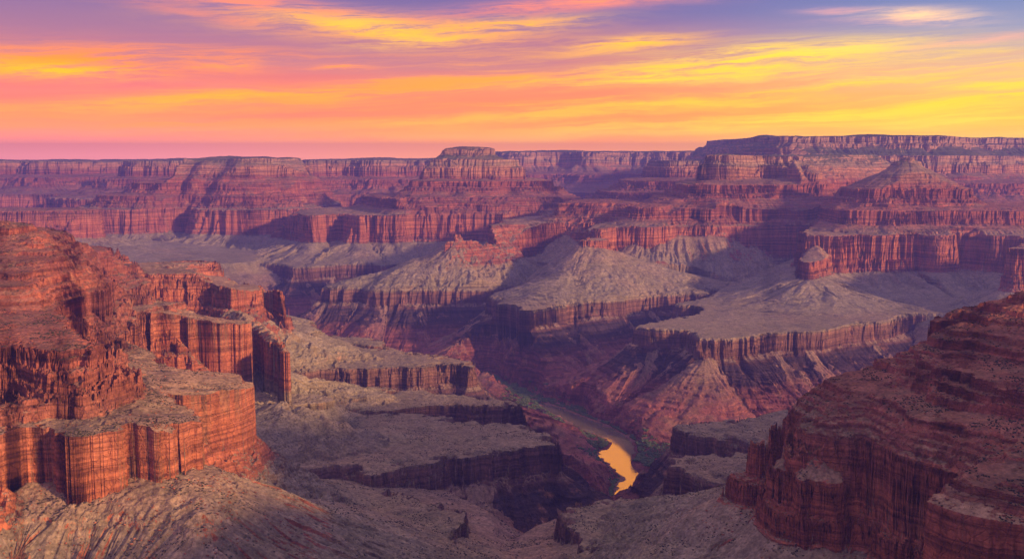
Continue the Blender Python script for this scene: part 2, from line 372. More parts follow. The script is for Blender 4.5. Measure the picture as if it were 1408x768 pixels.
layer('D2', 'U', -258, [(1560,9420),(1700,9330),(2000,9300),(2400,9360),(2800,9500),(3150,9900),(3200,11000),(1900,11500),(1560,9900)], p=[(0,0),(6,-66),(60,-84),(66,-104),(120,-122)], rise=(.2,60), tal=(.4,.2,250))
layer('D2', 'C', 8, [(1830,9780),(1900,9700),(2030,9650),(2160,9720),(2350,9950),(2700,10050),(3300,10350),(3900,10600),(4200,11000),(3800,11600),(2400,11300)])
layer('D2', 'K', -85, [(2740,9700),(2800,9660),(2860,9700),(2850,9800),(2760,9800)], p=[(0,0),(10,-30)], tal=(.6,.4,200), nz=(10,100,6,40,3,20))
# ---------------- far bank: lower ridge with spires
landform('D3', 'spired_ridge', 'low red ridge ending in small cliff spires before the flat-topped butte', 'ridge')
layer('D3', 'T', -1050, poly(-1050, (447,394),(444,398),(470,399),(500,398),(514,402),(530,401),(560,402),(588,401),(640,400),(673,398),(700,396),W(300,8700),W(1600,9000),W(1600,11000),W(-600,10800),W(-1000,9200),(500,386)))
layer('D3', 'R', -600, poly(-600, (694,314),(697,312),(712,309),(730,308),(751,306),(790,305),(830,306),(869,308),W(1500,9300),W(1500,10700),W(200,10700),W(-200,9200)))
layer('D3', 'R', -690, [(-570,8350),(-540,8290),(-400,8330),(-250,8320),(-60,8420),(60,8600),(-60,8700),(-300,8480)], p=[(0,0),(6,-70),(14,-76),(22,-140),(34,-165)], nz=(14,200,12,80,7,30))
layer('D3', 'R', -640, [(-480,8400),(-445,8340),(-405,8380),(-440,8450)], p=[(0,0),(14,-50),(40,-70)], nz=(4,60,3,30,2,20))
layer('D3', 'R', -636, [(-340,8430),(-300,8370),(-240,8390),(-290,8470)], p=[(0,0),(14,-50),(40,-70)], nz=(4,60,3,30,2,20))
layer('D3', 'S', -440, [(400,9520),(520,9420),(700,9350),(1000,9330),(1250,9300),(1300,10500),(600,10500)], p=[(0,0),(6,-56),(20,-62),(26,-100),(70,-112)])
# ---------------- middle: flat-topped butte
landform('D4', 'flat_topped_butte', 'flat-topped red butte with small cap, standing tallest at centre skyline', 'butte')
layer('D4', 'T', -1050, poly(-1050, (390,367),(400,370),(440,367),(500,364),(540,365),(584,362),(640,360),W(-200,10300),W(1000,10500),W(1000,12800),W(-2800,12800),W(-2900,10500)))
layer('D4', 'R', -600, poly(-600, (420,296),(445,295),(470,293),(494,297),(497,295),(540,296),(595,293),(640,292),(690,291),(700,287),(716,283),(735,290),(751,297),(780,296),W(900,10800),W(900,12500),W(-2200,12500),W(-2700,11500)))
layer('D4', 'S', -440, [(-1750,11900),(-1560,11350),(-1280,10880),(-1150,10700),(-800,10650),(-400,10720),(-100,10650),(200,10750),(650,10900),(850,11400),(750,12300),(-1600,12300)], p=[(0,0),(6,-56),(20,-62),(26,-100),(70,-112)], tal=(.36,.14,240))
layer('D4', 'U', -268, [(-1150,11500),(-1090,11220),(-940,11150),(-600,11120),(-300,11130),(60,11230),(420,11330),(470,11600),(200,12100),(-1000,12100)], p=[(0,0),(6,-50),(60,-74),(66,-92),(120,-116)], rise=(.2,60), tal=(.45,.2,250))
layer('D4', 'C', -38, [(-940,11520),(-880,11420),(-700,11370),(-400,11340),(-180,11370),(40,11480),(60,11620),(-50,11900),(-800,11950)], nz=(30,300,14,100,6,30))
layer('D4', 'K', 82, [(-800,11560),(-700,11490),(-480,11460),(-270,11480),(-180,11560),(-240,11780),(-700,11790)], p=[(0,0),(6,-62),(40,-84)], tal=(.4,.3,100), nz=(14,200,8,90,4,30))
# ---------------- far left
landform('E', 'rim_butte', 'wide far butte with level orange cliff top, left of centre under pink sky', 'butte')
layer('E', 'R', -600, [(-5200,11900),(-4600,11700),(-4250,11680),(-3980,11900),(-3800,12050),(-3560,11640),(-3200,11540),(-2700,11600),(-2450,11800),(-2200,12600),(-2300,13800),(-5400,14200)], nz=(70,600,30,180,11,50))
layer('E', 'S', -460, [(-5000,12150),(-4450,11960),(-4100,11900),(-3900,12150),(-3650,11950),(-3350,11820),(-2800,11900),(-2600,12200),(-2350,13000),(-2500,13900),(-5200,14200)], nz=(60,600,24,180,8,50))
layer('E', 'U', -320, [(-4700,12500),(-4300,12250),(-4150,12150),(-3950,12350),(-3600,12200),(-3350,11950),(-2850,12000),(-2650,12300),(-2450,13100),(-2500,13900),(-4800,14200)], p=[(0,0),(6,-66),(60,-84),(66,-104),(120,-122)], rise=(.2,60), tal=(.4,.2,250))
layer('E', 'C', -22, [(-4020,12500),(-3950,12380),(-3800,12260),(-3500,12350),(-3200,12300),(-2950,12500),(-2750,12750),(-2700,13600),(-4050,13800)])
landform('E2', 'low_mesa', 'low straight-walled mesa at left frame edge just above the near ridge', 'mesa')
layer('E2', 'R', -545, [(-8000,10200),(-5900,10350),(-5200,10280),(-4700,10300),(-4330,10420),(-4300,10700),(-4700,11000),(-8000,11200)])
# ---------------- far rims
landform('F', 'canyon_rim', 'hazy blue-purple rim plateau at far left under the pink horizon', 'canyon rim')
layer('F', 'C', -85, [(-12000,16500),(-8600,16400),(-8100,16900),(-7600,16500),(-7000,17000),(-6500,17600),(-5000,18500),(-5000,21000),(-12000,21000)], nz=(110,900,40,240,14,70))
layer('F', 'U', -330, [(-12000,15800),(-8800,15500),(-8000,16400),(-7500,15700),(-6800,16400),(-6000,17200),(-5000,18000),(-5000,21000),(-12000,21000)], nz=(110,900,40,240,14,70))
layer('F', 'R', -560, [(-12000,14800),(-8300,14600),(-7600,15200),(-6600,15200),(-5600,16500),(-4500,17500),(-5000,21000),(-12000,21000)], nz=(110,900,40,240,14,70))
landform('F3', 'canyon_rim', 'long hazy rim wall joining the wide far butte to the flat-topped butte', 'canyon rim')
layer('F3', 'C', -58, [(-3300,15200),(-2900,14800),(-2400,15300),(-2000,15000),(-1500,15500),(-900,15300),(-300,15800),(-200,18000),(-3400,18000)], nz=(100,900,40,240,12,70))
layer('F3', 'U', -330, [(-3400,14800),(-2800,14300),(-2300,14800),(-1900,14400),(-1400,14900),(-900,14700),(0,15300),(0,18000),(-3500,18000)], nz=(110,900,40,240,14,70))
layer('F3', 'R', -580, [(-3500,14500),(-2600,13700),(-2200,14200),(-1700,13700),(-1200,14300),(-600,14100),(200,14800),(200,18000),(-3500,18000)], nz=(110,900,40,240,14,70))
landform('F2', 'rim_butte', 'small rounded far butte at skyline between left rim and wide butte', 'butte')
layer('F2', 'C', -62, [(-5900,15500),(-5700,15300),(-5400,15250),(-5000,15300),(-4500,15500),(-4300,16500),(-5500,16600)])
layer('F2', 'U', -330, [(-6300,15300),(-5900,14900),(-5400,14800),(-4800,14900),(-4000,15200),(-4000,16800),(-6000,17000)])
layer('F2', 'R', -580, [(-6800,14700),(-6200,14100),(-5400,14100),(-4500,14200),(-3500,14500),(-3500,16800),(-6000,17000)])
landform('G', 'canyon_rim', 'hazy rim plateau behind the flat-topped butte on the centre skyline', 'canyon rim')
layer('G', 'C', 74, [(-500,19500),(-350,18300),(0,17700),(700,17900),(1300,17500),(2000,18300),(2900,17700),(3700,18200),(4400,17800),(6000,18000),(6000,22000),(-500,22000)], nz=(140,1100,50,260,16,70))
layer('G', 'U', -300, [(-6000,18500),(-3500,18000),(-2500,18600),(-1500,17600),(-700,18100),(100,16800),(800,17200),(1400,16700),(2000,17700),(2900,16900),(3700,17500),(4400,17000),(6000,17000),(6000,22000),(-6000,22000)], nz=(140,1100,50,260,16,70))
layer('G', 'R', -560, [(-6000,17500),(-3000,17000),(-1000,16700),(100,15600),(900,16000),(1500,15500),(2200,16400),(3000,15700),(4400,15800),(6000,16000),(6000,22000),(-6000,22000)], nz=(140,1100,50,260,16,70))
landform('G2', 'hazy_ridge', 'faint blue-red spur below the centre-right skyline, left of the orange crest', 'ridge')
layer('G2', 'C', -52, [(1780,13100),(1950,12900),(2250,12900),(2700,13300),(2600,14000),(1900,14000)], nz=(30,300,14,100,6,30))
layer('G2', 'U', -300, [(1350,12800),(1700,12400),(2300,12300),(3000,12800),(3000,14200),(1500,14200)])
layer('G2', 'S', -430, [(1050,12700),(1400,12100),(2300,11900),(3000,12500),(3000,14200),(1300,14200)])
landform('G3', 'canyon_rim', 'high rim plateau with orange upper cliff and dark forest cap at right', 'canyon rim')
layer('G3', 'K', 236, [(3150,12500),(3300,12280),(3600,12350),(4200,12420),(4700,12300),(5250,12280),(5500,12650),(5900,13300),(6600,13600),(9000,13400),(12000,13400),(12000,17500),(3000,17500)], p=[(0,0),(8,-66),(60,-96),(66,-112)], tal=(.5,.35,300), nz=(60,500,26,150,10,40))
layer('G3', 'C', 150, [(2850,12900),(3000,12600),(3300,12600),(5000,14500),(12000,14500),(12000,17500),(2800,17500)])
layer('G3', 'C', 8, [(2850,12900),(3050,12350),(3400,12050),(4600,11950),(5400,11900),(5900,12500),(6500,12900),(9000,12800),(12000,12800),(12000,17500),(2700,17700)])
layer('G3', 'U', -300, [(2400,12900),(2900,12200),(3400,11700),(4600,11500),(5600,11300),(6200,11900),(7000,12200),(12000,12000),(12500,18000),(2500,18000)])
layer('G3', 'R', -560, [(2200,12800),(2800,11600),(3400,11100),(4600,10800),(5600,10500),(6200,11000),(7000,11200),(12000,11000),(12800,18200),(2300,18200)])
#LAND_END
landform('H', 'shade_ledge', 'unseen ledge below the frame, added to shade the near left slopes', 'ledge')  # out-of-view blocks added to cast shadow over the near left apron
layer('H', 'R', -420, [(-250,500),(-250,900),(300,960),(900,960),(1300,900),(1300,400),(-250,400)], p=NEAR_R, tal=(.8,.6,300))
layer('H', 'R', -290, [(740,560),(780,1000),(800,1260),(1380,1260),(1500,560)], p=NEAR_R, tal=(.8,.6,300))
landform('floor', 'canyon_floor', 'reddish ground of the gorge along the river', 'ground')
KEYS = list(OBJ)
PARTS = ['bench_top', 'bench_cliff', 'gorge_slope', 'apron', 'red_wall', 'terraces', 'summit', 'ground']
SETTING = ('F', 'F3', 'G', 'G3', 'H', 'floor')
FLOOR = KEYS.index('floor')

# river and valley bottom (pixels on the water level)
WZ = -1500.0
river_px = [(742,553),(765,559),(785,567),(805,575),(832,585),(852,596),(868,606),(872,617),(871,626),(862,636),(870,647),(883,655),(896,664),(886,680),(876,700),(850,700),(848,680),(851,670),(860,656),(850,650),(842,643),(832,634),(824,622),(834,617),(842,612),(840,606),(818,597),(795,586),(770,572),(748,560)]
valley_px = [(660,515),(690,530),(720,541),(770,563),(830,592),(862,612),(860,632),(866,650),(870,680),(848,698)]
VAL = np.array([P(x, y, WZ) for x, y in valley_px] + [(345.0, 4120.0), (300.0, 4010.0)])
def valley_dist(x, y):
    best = np.full(x.shape, 1e18)
    for (x0, y0), (x1, y1) in zip(VAL[:-1], VAL[1:]):
        ex, ey = x1 - x0, y1 - y0
        t = np.clip(((x - x0) * ex + (y - y0) * ey) / (ex * ex + ey * ey), 0, 1)
        best = np.minimum(best, (x - x0 - t * ex) ** 2 + (y - y0 - t * ey) ** 2)
    return np.sqrt(best)

def talus(x, t):
    s0, s1, L = t[:3]
    return s1 * x + (s0 - s1) * L * (1 - np.exp(-x / L)) + 0.5 * np.maximum(x - (t[3] if len(t) > 3 else 2.3 * L), 0)
LEVEL = dict(M=-1, T=0, R=1, S=2, U=3, C=4, K=5)

_sdf = {}
def get_sdf(i):
    if i not in _sdf:
        L = LAYERS[i]
        zb = L['z'] + L['p'][-1][1]
        xs = np.arange(0, 2600, 20.0)
        tt = talus(xs, L['tal'])
        k = np.searchsorted(tt, zb - WZ + 30)
        reach = float(xs[min(k, len(xs) - 1)]) + 250
        _sdf[i] = SDF(L['pts'], reach); _sdf[i].reach = reach
    return _sdf[i]

def ledge_table():
    rng = np.random.default_rng(5)
    zi = [-1600.0]; zo = [-1600.0]; zc = -1600.0
    while zc < 400:
        t = rng.uniform(9, 30); k = rng.uniform(0.09, 0.17)
        zi += [zc + t * (1 - k), zc + t]; zo += [zc + t * (1 - k) * 0.32, zc + t]
        zc += t
    return np.array(zi), np.array(zo)

def heights(x, y):
    """terrain height (relative to the camera) and the landform that owns each point"""
    z = WZ + 5 + 9 * N(0, x, y, 500) + 2 * N(1, x, y, 60)
    own = np.full(x.shape, FLOOR * 8 + 7, np.int16)
    fan = np.zeros(x.shape, np.float32)
    wash = np.zeros(x.shape, np.float32)
    order = sorted(range(len(LAYERS)), key=lambda i: (KEYS.index(LAYERS[i]['key']), LEVEL[LAYERS[i]['kind']]))
    cur = None; plates = {}; pdist = {}
    for li in order:
        L = LAYERS[li]
        if L['key'] != cur: cur = L['key']; plates = {}; pdist = {}
        lev = LEVEL[L['kind']]
        par = [k for k in plates if k < lev]
        pl = max(par) if par and lev > 0 else None
        par = plates[pl] if pl is not None else None
        zb = L['z'] + L['p'][-1][1]
        sdf = get_sdf(li)
        reach = float(sdf.reach)
        kids = [j for j in order if LAYERS[j]['key'] == cur and LEVEL[LAYERS[j]['kind']] > lev and lev >= 0]
        m = (x > sdf.lo[0]) & (x < sdf.hi[0]) & (y > sdf.lo[1]) & (y < sdf.hi[1])
        idx = np.nonzero(m)[0]
        if len(idx) == 0: continue
        # only points this layer could still raise
        X = x[idx]; Y = y[idx]
        d0, qx, qy = sdf.at(X, Y)
        for j in kids:                       # a lower step always reaches past the steps that stand on it
            dc = get_sdf(j).at(X, Y)
            dd = dc[0] + 70.0 * (LEVEL[LAYERS[j]['kind']] - lev)
            dd[dc[0] < -600] = -1e4
            k = dd > d0
            d0 = np.where(k, dd, d0); qx = np.where(k, dc[1], qx); qy = np.where(k, dc[2], qy)
        top = L['z'] + 40 + L['rise'][1]
        lim = np.where(d0 > -140, top, zb + 90 - talus(np.maximum(-d0 - 140, 0), L['tal']))
        k = (lim > z[idx]) | (d0 > -140)
        if par is not None: k &= par[idx] > -1e8
        idx = idx[k]; X = X[k]; Y = Y[k]; d0 = d0[k]; qx = qx[k]; qy = qy[k]
        if len(idx) == 0: continue
        a1, l1, a2, l2, a3, l3 = L['nz']
        o = li * 0.37
        dist = np.maximum(np.hypot(X - qx, Y - qy), 1e-3)
        dn = np.maximum(-d0, 0.0)
        back = np.minimum(np.maximum(dn - 25.0, 0) * 0.93, dist)
        CX = X - (X - qx) / dist * back; CY = Y - (Y - qy) / dist * back
        n1 = N(3, X, Y, l1, o, o); n2 = N(2, CX, CY, l2, o + .3, o); n3 = N(3, CX, CY, l3, o, o + .7); n5 = N(0, CX, CY, l3 * .55, o, o + .2)
        fl = 0.3 + 0.7 * sstep(-0.8, 1.2, N(3, X, Y, 420, o + .4, o))
        far = np.exp(-np.maximum(-d0 - 40, 0) / 160.0)          # outline detail fades down the apron
        d = d0 + (a1 * 0.55 * n1 + a2 * (0.75 - np.abs(n2)) + fl * a3 * 0.42 * (0.7 - np.abs(n3)) + a3 * 0.24 * n5 - a3 * 1.3 * sstep(0.9, 1.7, N(2, CX, CY, l3 * 1.8, o + .1, o + .45))) * (0.25 + 0.75 * far)
        d = np.where(d0 < 0, np.minimum(d, d0 * 0.55 + 26), d)      # no stray islands off the rim
        out = np.maximum(-d, 0)
        steep = np.clip(1.0 + 0.32 * N(3, X, Y, 260, o, .2), 0.55, 1.6)
        pw = L['p'][-1][0]
        px_ = [q[0] for q in L['p']]; pz_ = [q[1] for q in L['p']]
        oc = out / steep
        if L['z'] > -1100 and pw > 5:
            z1 = L['z'] + np.interp(oc, px_, pz_)
            s1_ = (CX + CY) * 0.7; s2_ = (CX - CY) * 0.7
            blk = N(1, s1_, z1 * 1.6, 30, o, .3) + N(1, s2_, z1 * 1.6, 30, .6, o)
            cou = N(1, s1_ * 0.06 + s2_ * 0.04, z1, 26, .2, o)
            oc = np.maximum(oc + np.where(oc > 0, 1, 0) * (2.6 * blk + 5.0 * cou) * np.clip(oc / 6.0, 0, 1) * (pw / 60.0 + 0.15), 0)
        zz = L['z'] + np.interp(oc, px_, pz_)
        if L['kind'] in 'RC' and pw > 40:
            hgt = -L['p'][-1][1] / 280.0
            bm = sstep(0.3, 1.1, N(3, CX, CY, 330, o + .2, o + .8))
            pb = [(0,0),(9,-24),(22,-33),(27,-82),(47,-92),(52,-142),(76,-160),(82,-214),(108,-234),(114,-268),(130,-280)]
            zz = zz * (1 - bm) + bm * (L['z'] + np.interp(oc, [q[0] * hgt for q in pb], [q[1] * hgt for q in pb]))
            pw = pw * (1 - bm) + bm * 130 * hgt
        tx = np.maximum(out - pw * steep, 0)
        # ribs and gullies running down the apron
        gx, gy = CX, CY
        ga, gl = L['gul']
        w_ = 0.05 * gl * N(3, X, Y, 320, .1, o)
        g = N(3, gx + w_, gy - w_, gl, o, .4)
        g2 = N(2, gx + w_, gy + w_, gl * 0.36, o, .9)
        g3 = N(2, gx, gy, gl * 0.2, o, .2)
        rib = (0.7 - np.abs(g3)) * ga * 0.15 + (0.8 - np.abs(g)) * ga * 0.75 + (0.7 - np.abs(g2)) * ga * 0.34
        nf = N(3, gx, gy, 150, o, .25) + 0.35 * N(3, X, Y, 60, o, .6)
        fn = sstep(1.25, 1.65, nf + 1.5 * tx / 330.0) if L['kind'] == 'T' else np.ones(nf.shape)
        fn = fn * sstep(0, 15, tx) if L['kind'] != 'M' else fn
        if L['kind'] == 'T': zz = zz + 9 * fn * np.exp(-tx / 500)
        drop = talus(tx, L['tal'])
        if L['kind'] == 'R' and pl == 0:
            # the apron sweeps down to the rim of the bench it stands on
            zt_ = -1050.0 + 12
            hgt_ = np.maximum(zb - zt_, 20.0)
            tot = tx + np.maximum(pdist[0][idx], 0) + 1.0
            pw_ = np.clip(tot * 0.37 / hgt_, 1.1, 4.0)
            drop = hgt_ * (1 - np.power(np.clip(1 - tx / tot, 0, 1), pw_))
        zz = zz - drop + rib * sstep(0, 160, tx) * np.exp(-tx / 620.0)
        # rims break down into notches here and there
        if L['kind'] in 'RT':
            nt = sstep(0.35, 1.3, N(2, X, Y, 130, o + .3, o + .6)) * np.exp(-(np.maximum(d, 0) / 38.0) ** 2) * (d > 0)
            zz = zz - (46 if L['kind'] == 'R' else 30) * nt * (pw / (pw + 1.0) if np.isscalar(pw) else 1.0)
        # the flat top
        ins = np.maximum(d, 0)
        r, rc = L['rise']
        n4 = N(2, X, Y, 330, o, .55)
        zz = zz + rc * (1 - np.exp(-ins * r / max(rc, 1e-6))) + sstep(0, 90, ins) * (2.6 * (0.8 - np.abs(n4)) + 0.6 * N(1, X, Y, 40, o, .1))
        zz = zz + 0.35 * N(1, X, Y, 28, o, .15)
        if L['kind'] in 'CK': zz = zz + sstep(-60, 200, d) * 14 * N(2, X, Y, 1500, .4, .9)
        if par is not None: zz = np.minimum(zz, par[idx])
        if lev >= 0:
            if lev not in plates: plates[lev] = np.full(x.shape, -1e9, np.float32); pdist[lev] = np.full(x.shape, -1e9, np.float32)
            pdist[lev][idx] = np.maximum(pdist[lev][idx], d)
            plates[lev][idx] = np.maximum(plates[lev][idx], np.where(d > 0, L['z'] + rc * (1 - np.exp(-ins * r / max(rc, 1e-6))) + 2 + 0.8 * ins, -1e9))
        b = zz > z[idx]
        z[idx[b]] = zz[b]
        kd = L['kind']
        if kd == 'T': pt = np.where(d > 0, 0, np.where(tx <= 0, 1, 2))
        elif kd == 'R': pt = np.where(d > 0, 5, np.where(tx <= 0, 4, 3))
        elif kd == 'M': pt = np.full(d.shape, 3)
        elif kd in 'SU': pt = np.full(d.shape, 5)
        else: pt = np.full(d.shape, 6)
        own[idx[b]] = KEYS.index(L['key']) * 8 + pt[b]
        fan[idx[b]] = fn[b]
        ws = sstep(0.9, 1.7, np.abs(g)) * 0.6 + sstep(0.8, 1.6, np.abs(g2)) * 0.55
        wt = sstep(0.7, 1.35, -N(2, X, Y, 210, o, .35) - 0.25 * np.abs(N(1, X, Y, 60, .3, o)))
        wash[idx[b]] = np.where(d > 0, 0.7 * wt, ws)[b]
    # thin ledges weathered out of the bedding
    zi, zo = ledge_table()
    zw_ = z + 3.0 * N(0, x, y, 300, .2, .2) + 0.8 * N(1, x, y, 30, .5, .1)
    zt = np.interp(zw_, zi, zo) - (zw_ - z)
    st = np.where((z < -226) & (z > -600), 0.95, np.where((z > -1480) & (z < -1190), 0.7, np.where((z < -880) & (z > -1040), 0.10, 0.0)))
    st = st * (0.35 + 0.65 * sstep(-0.6, 0.5, N(0, x, y, 240, .8, .3)))
    z = z + (zt - z) * st
    # valley bottom and river bed
    vd = valley_dist(x, y) + 26 * N(0, x, y, 260, .3, .3)
    near = vd < 700
    xn, yn, vn = x[near], y[near], vd[near]
    lim = WZ + 4 + 1.5 * N(1, xn, yn, 50) + 1.5 * np.maximum(vn - 85, 0) + 1e4 * (vn > 250)
    rs = SDF([P(a, b, WZ) for a, b in river_px], 300, 300)
    rd = np.where((xn > rs.lo[0]) & (xn < rs.hi[0]) & (yn > rs.lo[1]) & (yn < rs.hi[1]), rs.at(xn, yn, False), -1e3)
    rd = rd + 7 * N(0, xn, yn, 90, .6, .1)
    lim = np.where(rd > -260, np.minimum(lim, WZ + 4 + 1.3 * np.maximum(-rd - 30, 0)), lim)
    lim = np.where(rd > -40, np.minimum(lim, WZ + 4 - 9 * sstep(-14, 10, rd)), lim)
    lim = np.where((rd <= -14), np.maximum(lim, WZ + 2.5), lim)
    zn = z[near]
    cut = lim < zn
    on = own[near]; on[cut & (vn < 110)] = FLOOR * 8 + 7
    z[near] = np.minimum(zn, lim); own[near] = on
    return z, own, fan, wash

# ------------------------------------------------------------------ terrain mesh: one sheet, split by landform
def axis():
    n = int(1400 * QUAL)
    core = np.linspace(-0.545, 0.545, n)
    step = core[1] - core[0]
    ext = []; v = 0.545; s = step
    while v < 2.4:
        s *= 1.09; v += s; ext.append(v)
    ext = np.array(ext)
    return np.concatenate([-ext[::-1], core, ext])
def rows():
    out = []; y = 500.0
    while y < 27000:
        out.append(y)
        if y < 1400: r = 0.006
        elif y < 6500: r = 0.00078
        elif y < 14000: r = 0.0011
        else: r = 0.0017
        y *= 1 + r / QUAL
    return np.array(out)
def blur(a, n, ax):
    for _ in range(2):
        c = np.cumsum(np.concatenate([np.repeat(np.take(a, [0], ax), n + 1, ax), a, np.repeat(np.take(a, [-1], ax), n, ax)], ax), axis=ax)
        m = a.shape[ax]
        a = (np.take(c, np.arange(m) + 2 * n + 1, ax) - np.take(c, np.arange(m), ax)) / (2 * n + 1)
    return a
full = QUAL
QUAL = 1.0
U0 = axis(); V0 = rows()
Z0, _o, _f, _w = heights((U0[None, :] * V0[:, None]).ravel(), np.repeat(V0, len(U0)))
Z0 = Z0.reshape(len(V0), len(U0)); own0 = _o.reshape(Z0.shape)
log('first pass', Z0.shape)
# rows crowd together where walls stand, the change spread smoothly over neighbouring columns
rise_ = np.abs(np.diff(Z0, axis=0)) / np.diff(V0)[:, None]
wgt = 1.0 + 3.4 * np.clip(rise_, 0, 1.6)
wgt = np.where(V0[:-1, None] < 1400, 1.0, wgt)
wgt = blur(blur(wgt, 10, 1), 8, 0)
QUAL = 1.0
U = axis(); V = rows()
nc = len(U); nr = len(V)
lv0 = np.log(V0); lv = np.log(V)
gy = np.empty((nr, nc))
ci = np.interp(U, U0, np.arange(len(U0)))
base_w = np.interp(0.5 * (lv[:-1] + lv[1:]), 0.5 * (lv0[:-1] + lv0[1:]), np.arange(len(V0) - 1))
for c_ in range(nc):
    a_ = int(min(ci[c_], len(U0) - 2)); f_ = ci[c_] - a_
    w_ = wgt[:, a_] * (1 - f_) + wgt[:, a_ + 1] * f_
    # sample the weight on the even rows, accumulate, and read it back at even steps
    we = np.interp(base_w, np.arange(len(V0) - 1), w_)
    cum = np.concatenate([[0], np.cumsum(we)]); cum *= (nr - 1) / cum[-1]
    gy[:, c_] = np.exp(np.interp(np.arange(nr), cum, lv))
log('grid', nc, nr, nc * nr)
gx = (U[None, :] * gy).ravel(); gy = gy.ravel()
gz, own, fan, wash = heights(gx, gy)
log('heights')
own2 = own.reshape(nr, nc)
fo = own2[:-1, :-1].copy()
# slivers of a part join what surrounds them
for _ in range(2):
    c4 = [np.roll(fo, 1, 0), np.roll(fo, -1, 0), np.roll(fo, 1, 1), np.roll(fo, -1, 1)]
    odd = (c4[0] != fo) & (c4[1] != fo) & (c4[2] != fo) & (c4[3] != fo)
    fo[odd] = c4[2][odd]
i0 = (np.arange(nr - 1)[:, None] * nc + np.arange(nc - 1)[None, :])
co_all = np.stack([gx, gy, gz + CAM_H], 1).astype(np.float32)

G2 = co_all.reshape(nr, nc, 3)
du = np.gradient(G2, axis=1); dv = np.gradient(G2, axis=0)
nor = np.cross(du, dv).reshape(-1, 3)
nor /= np.maximum(np.linalg.norm(nor, axis=1)[:, None], 1e-9)
nor = nor.astype(np.float32)
del du, dv
fo_flat = fo.ravel()

def grid_mesh(name, sel):
    a = i0.ravel()[sel]
    quads = np.stack([a, a + 1, a + 1 + nc, a + nc], 1).ravel()
    used = np.zeros(nr * nc, bool); used[quads] = True
    vid = np.nonzero(used)[0]
    remap = np.empty(nr * nc, np.int32); remap[vid] = np.arange(len(vid))
    me = bpy.data.meshes.new(name)
    me.vertices.add(len(vid)); me.vertices.foreach_set('co', co_all[vid].ravel())
    me.loops.add(len(quads)); me.loops.foreach_set('vertex_index', remap[quads])
    me.polygons.add(len(sel))
    me.polygons.foreach_set('loop_start', np.arange(len(sel), dtype=np.int32) * 4)
    me.polygons.foreach_set('use_smooth', np.ones(len(sel), bool))
    me.update(calc_edges=True)
    cn = me.attributes.new('custom_normal', 'FLOAT_VECTOR', 'POINT'); cn.data.foreach_set('vector', nor[vid].ravel())
    at = me.attributes.new('fan', 'FLOAT', 'POINT'); at.data.foreach_set('value', fan[vid])
    aw = me.attributes.new('wash', 'FLOAT', 'POINT'); aw.data.foreach_set('value', wash[vid])
    me.materials.append(rock_material())
    o = bpy.data.objects.new(name, me)
    col.objects.link(o)
    return o, vid

def grid_object(key):
    name, label, cat = OBJ[key]
    ki = KEYS.index(key)
    if key in SETTING:
        sel = np.nonzero(fo_flat // 8 == ki)[0]
        if len(sel) == 0: return
        o, vid = grid_mesh(name, sel)
        o['kind'] = 'structure'
    else:
        sel = np.nonzero(fo_flat // 8 == ki)[0]
        if len(sel) == 0: return
        c = co_all[i0.ravel()[sel]]
        base = (float(c[:, 0].mean()), float(c[:, 1].mean()), float(c[:, 2].min()))
        o = bpy.data.objects.new(name, None); col.objects.link(o)
        o.location = base
        o.empty_display_size = 50
        if cat == 'bench': o['group'] = 'rock benches along the gorge'
        for p_ in range(8):
            s2 = sel[fo_flat[sel] % 8 == p_]
            if len(s2) < 60: continue
            ch, vid = grid_mesh(PARTS[p_], s2)
            v = co_all[vid] - np.array(base, np.float32)
            ch.data.vertices.foreach_set('co', v.ravel()); ch.data.update()
            ch.parent = o
    o['label'] = label; o['category'] = cat

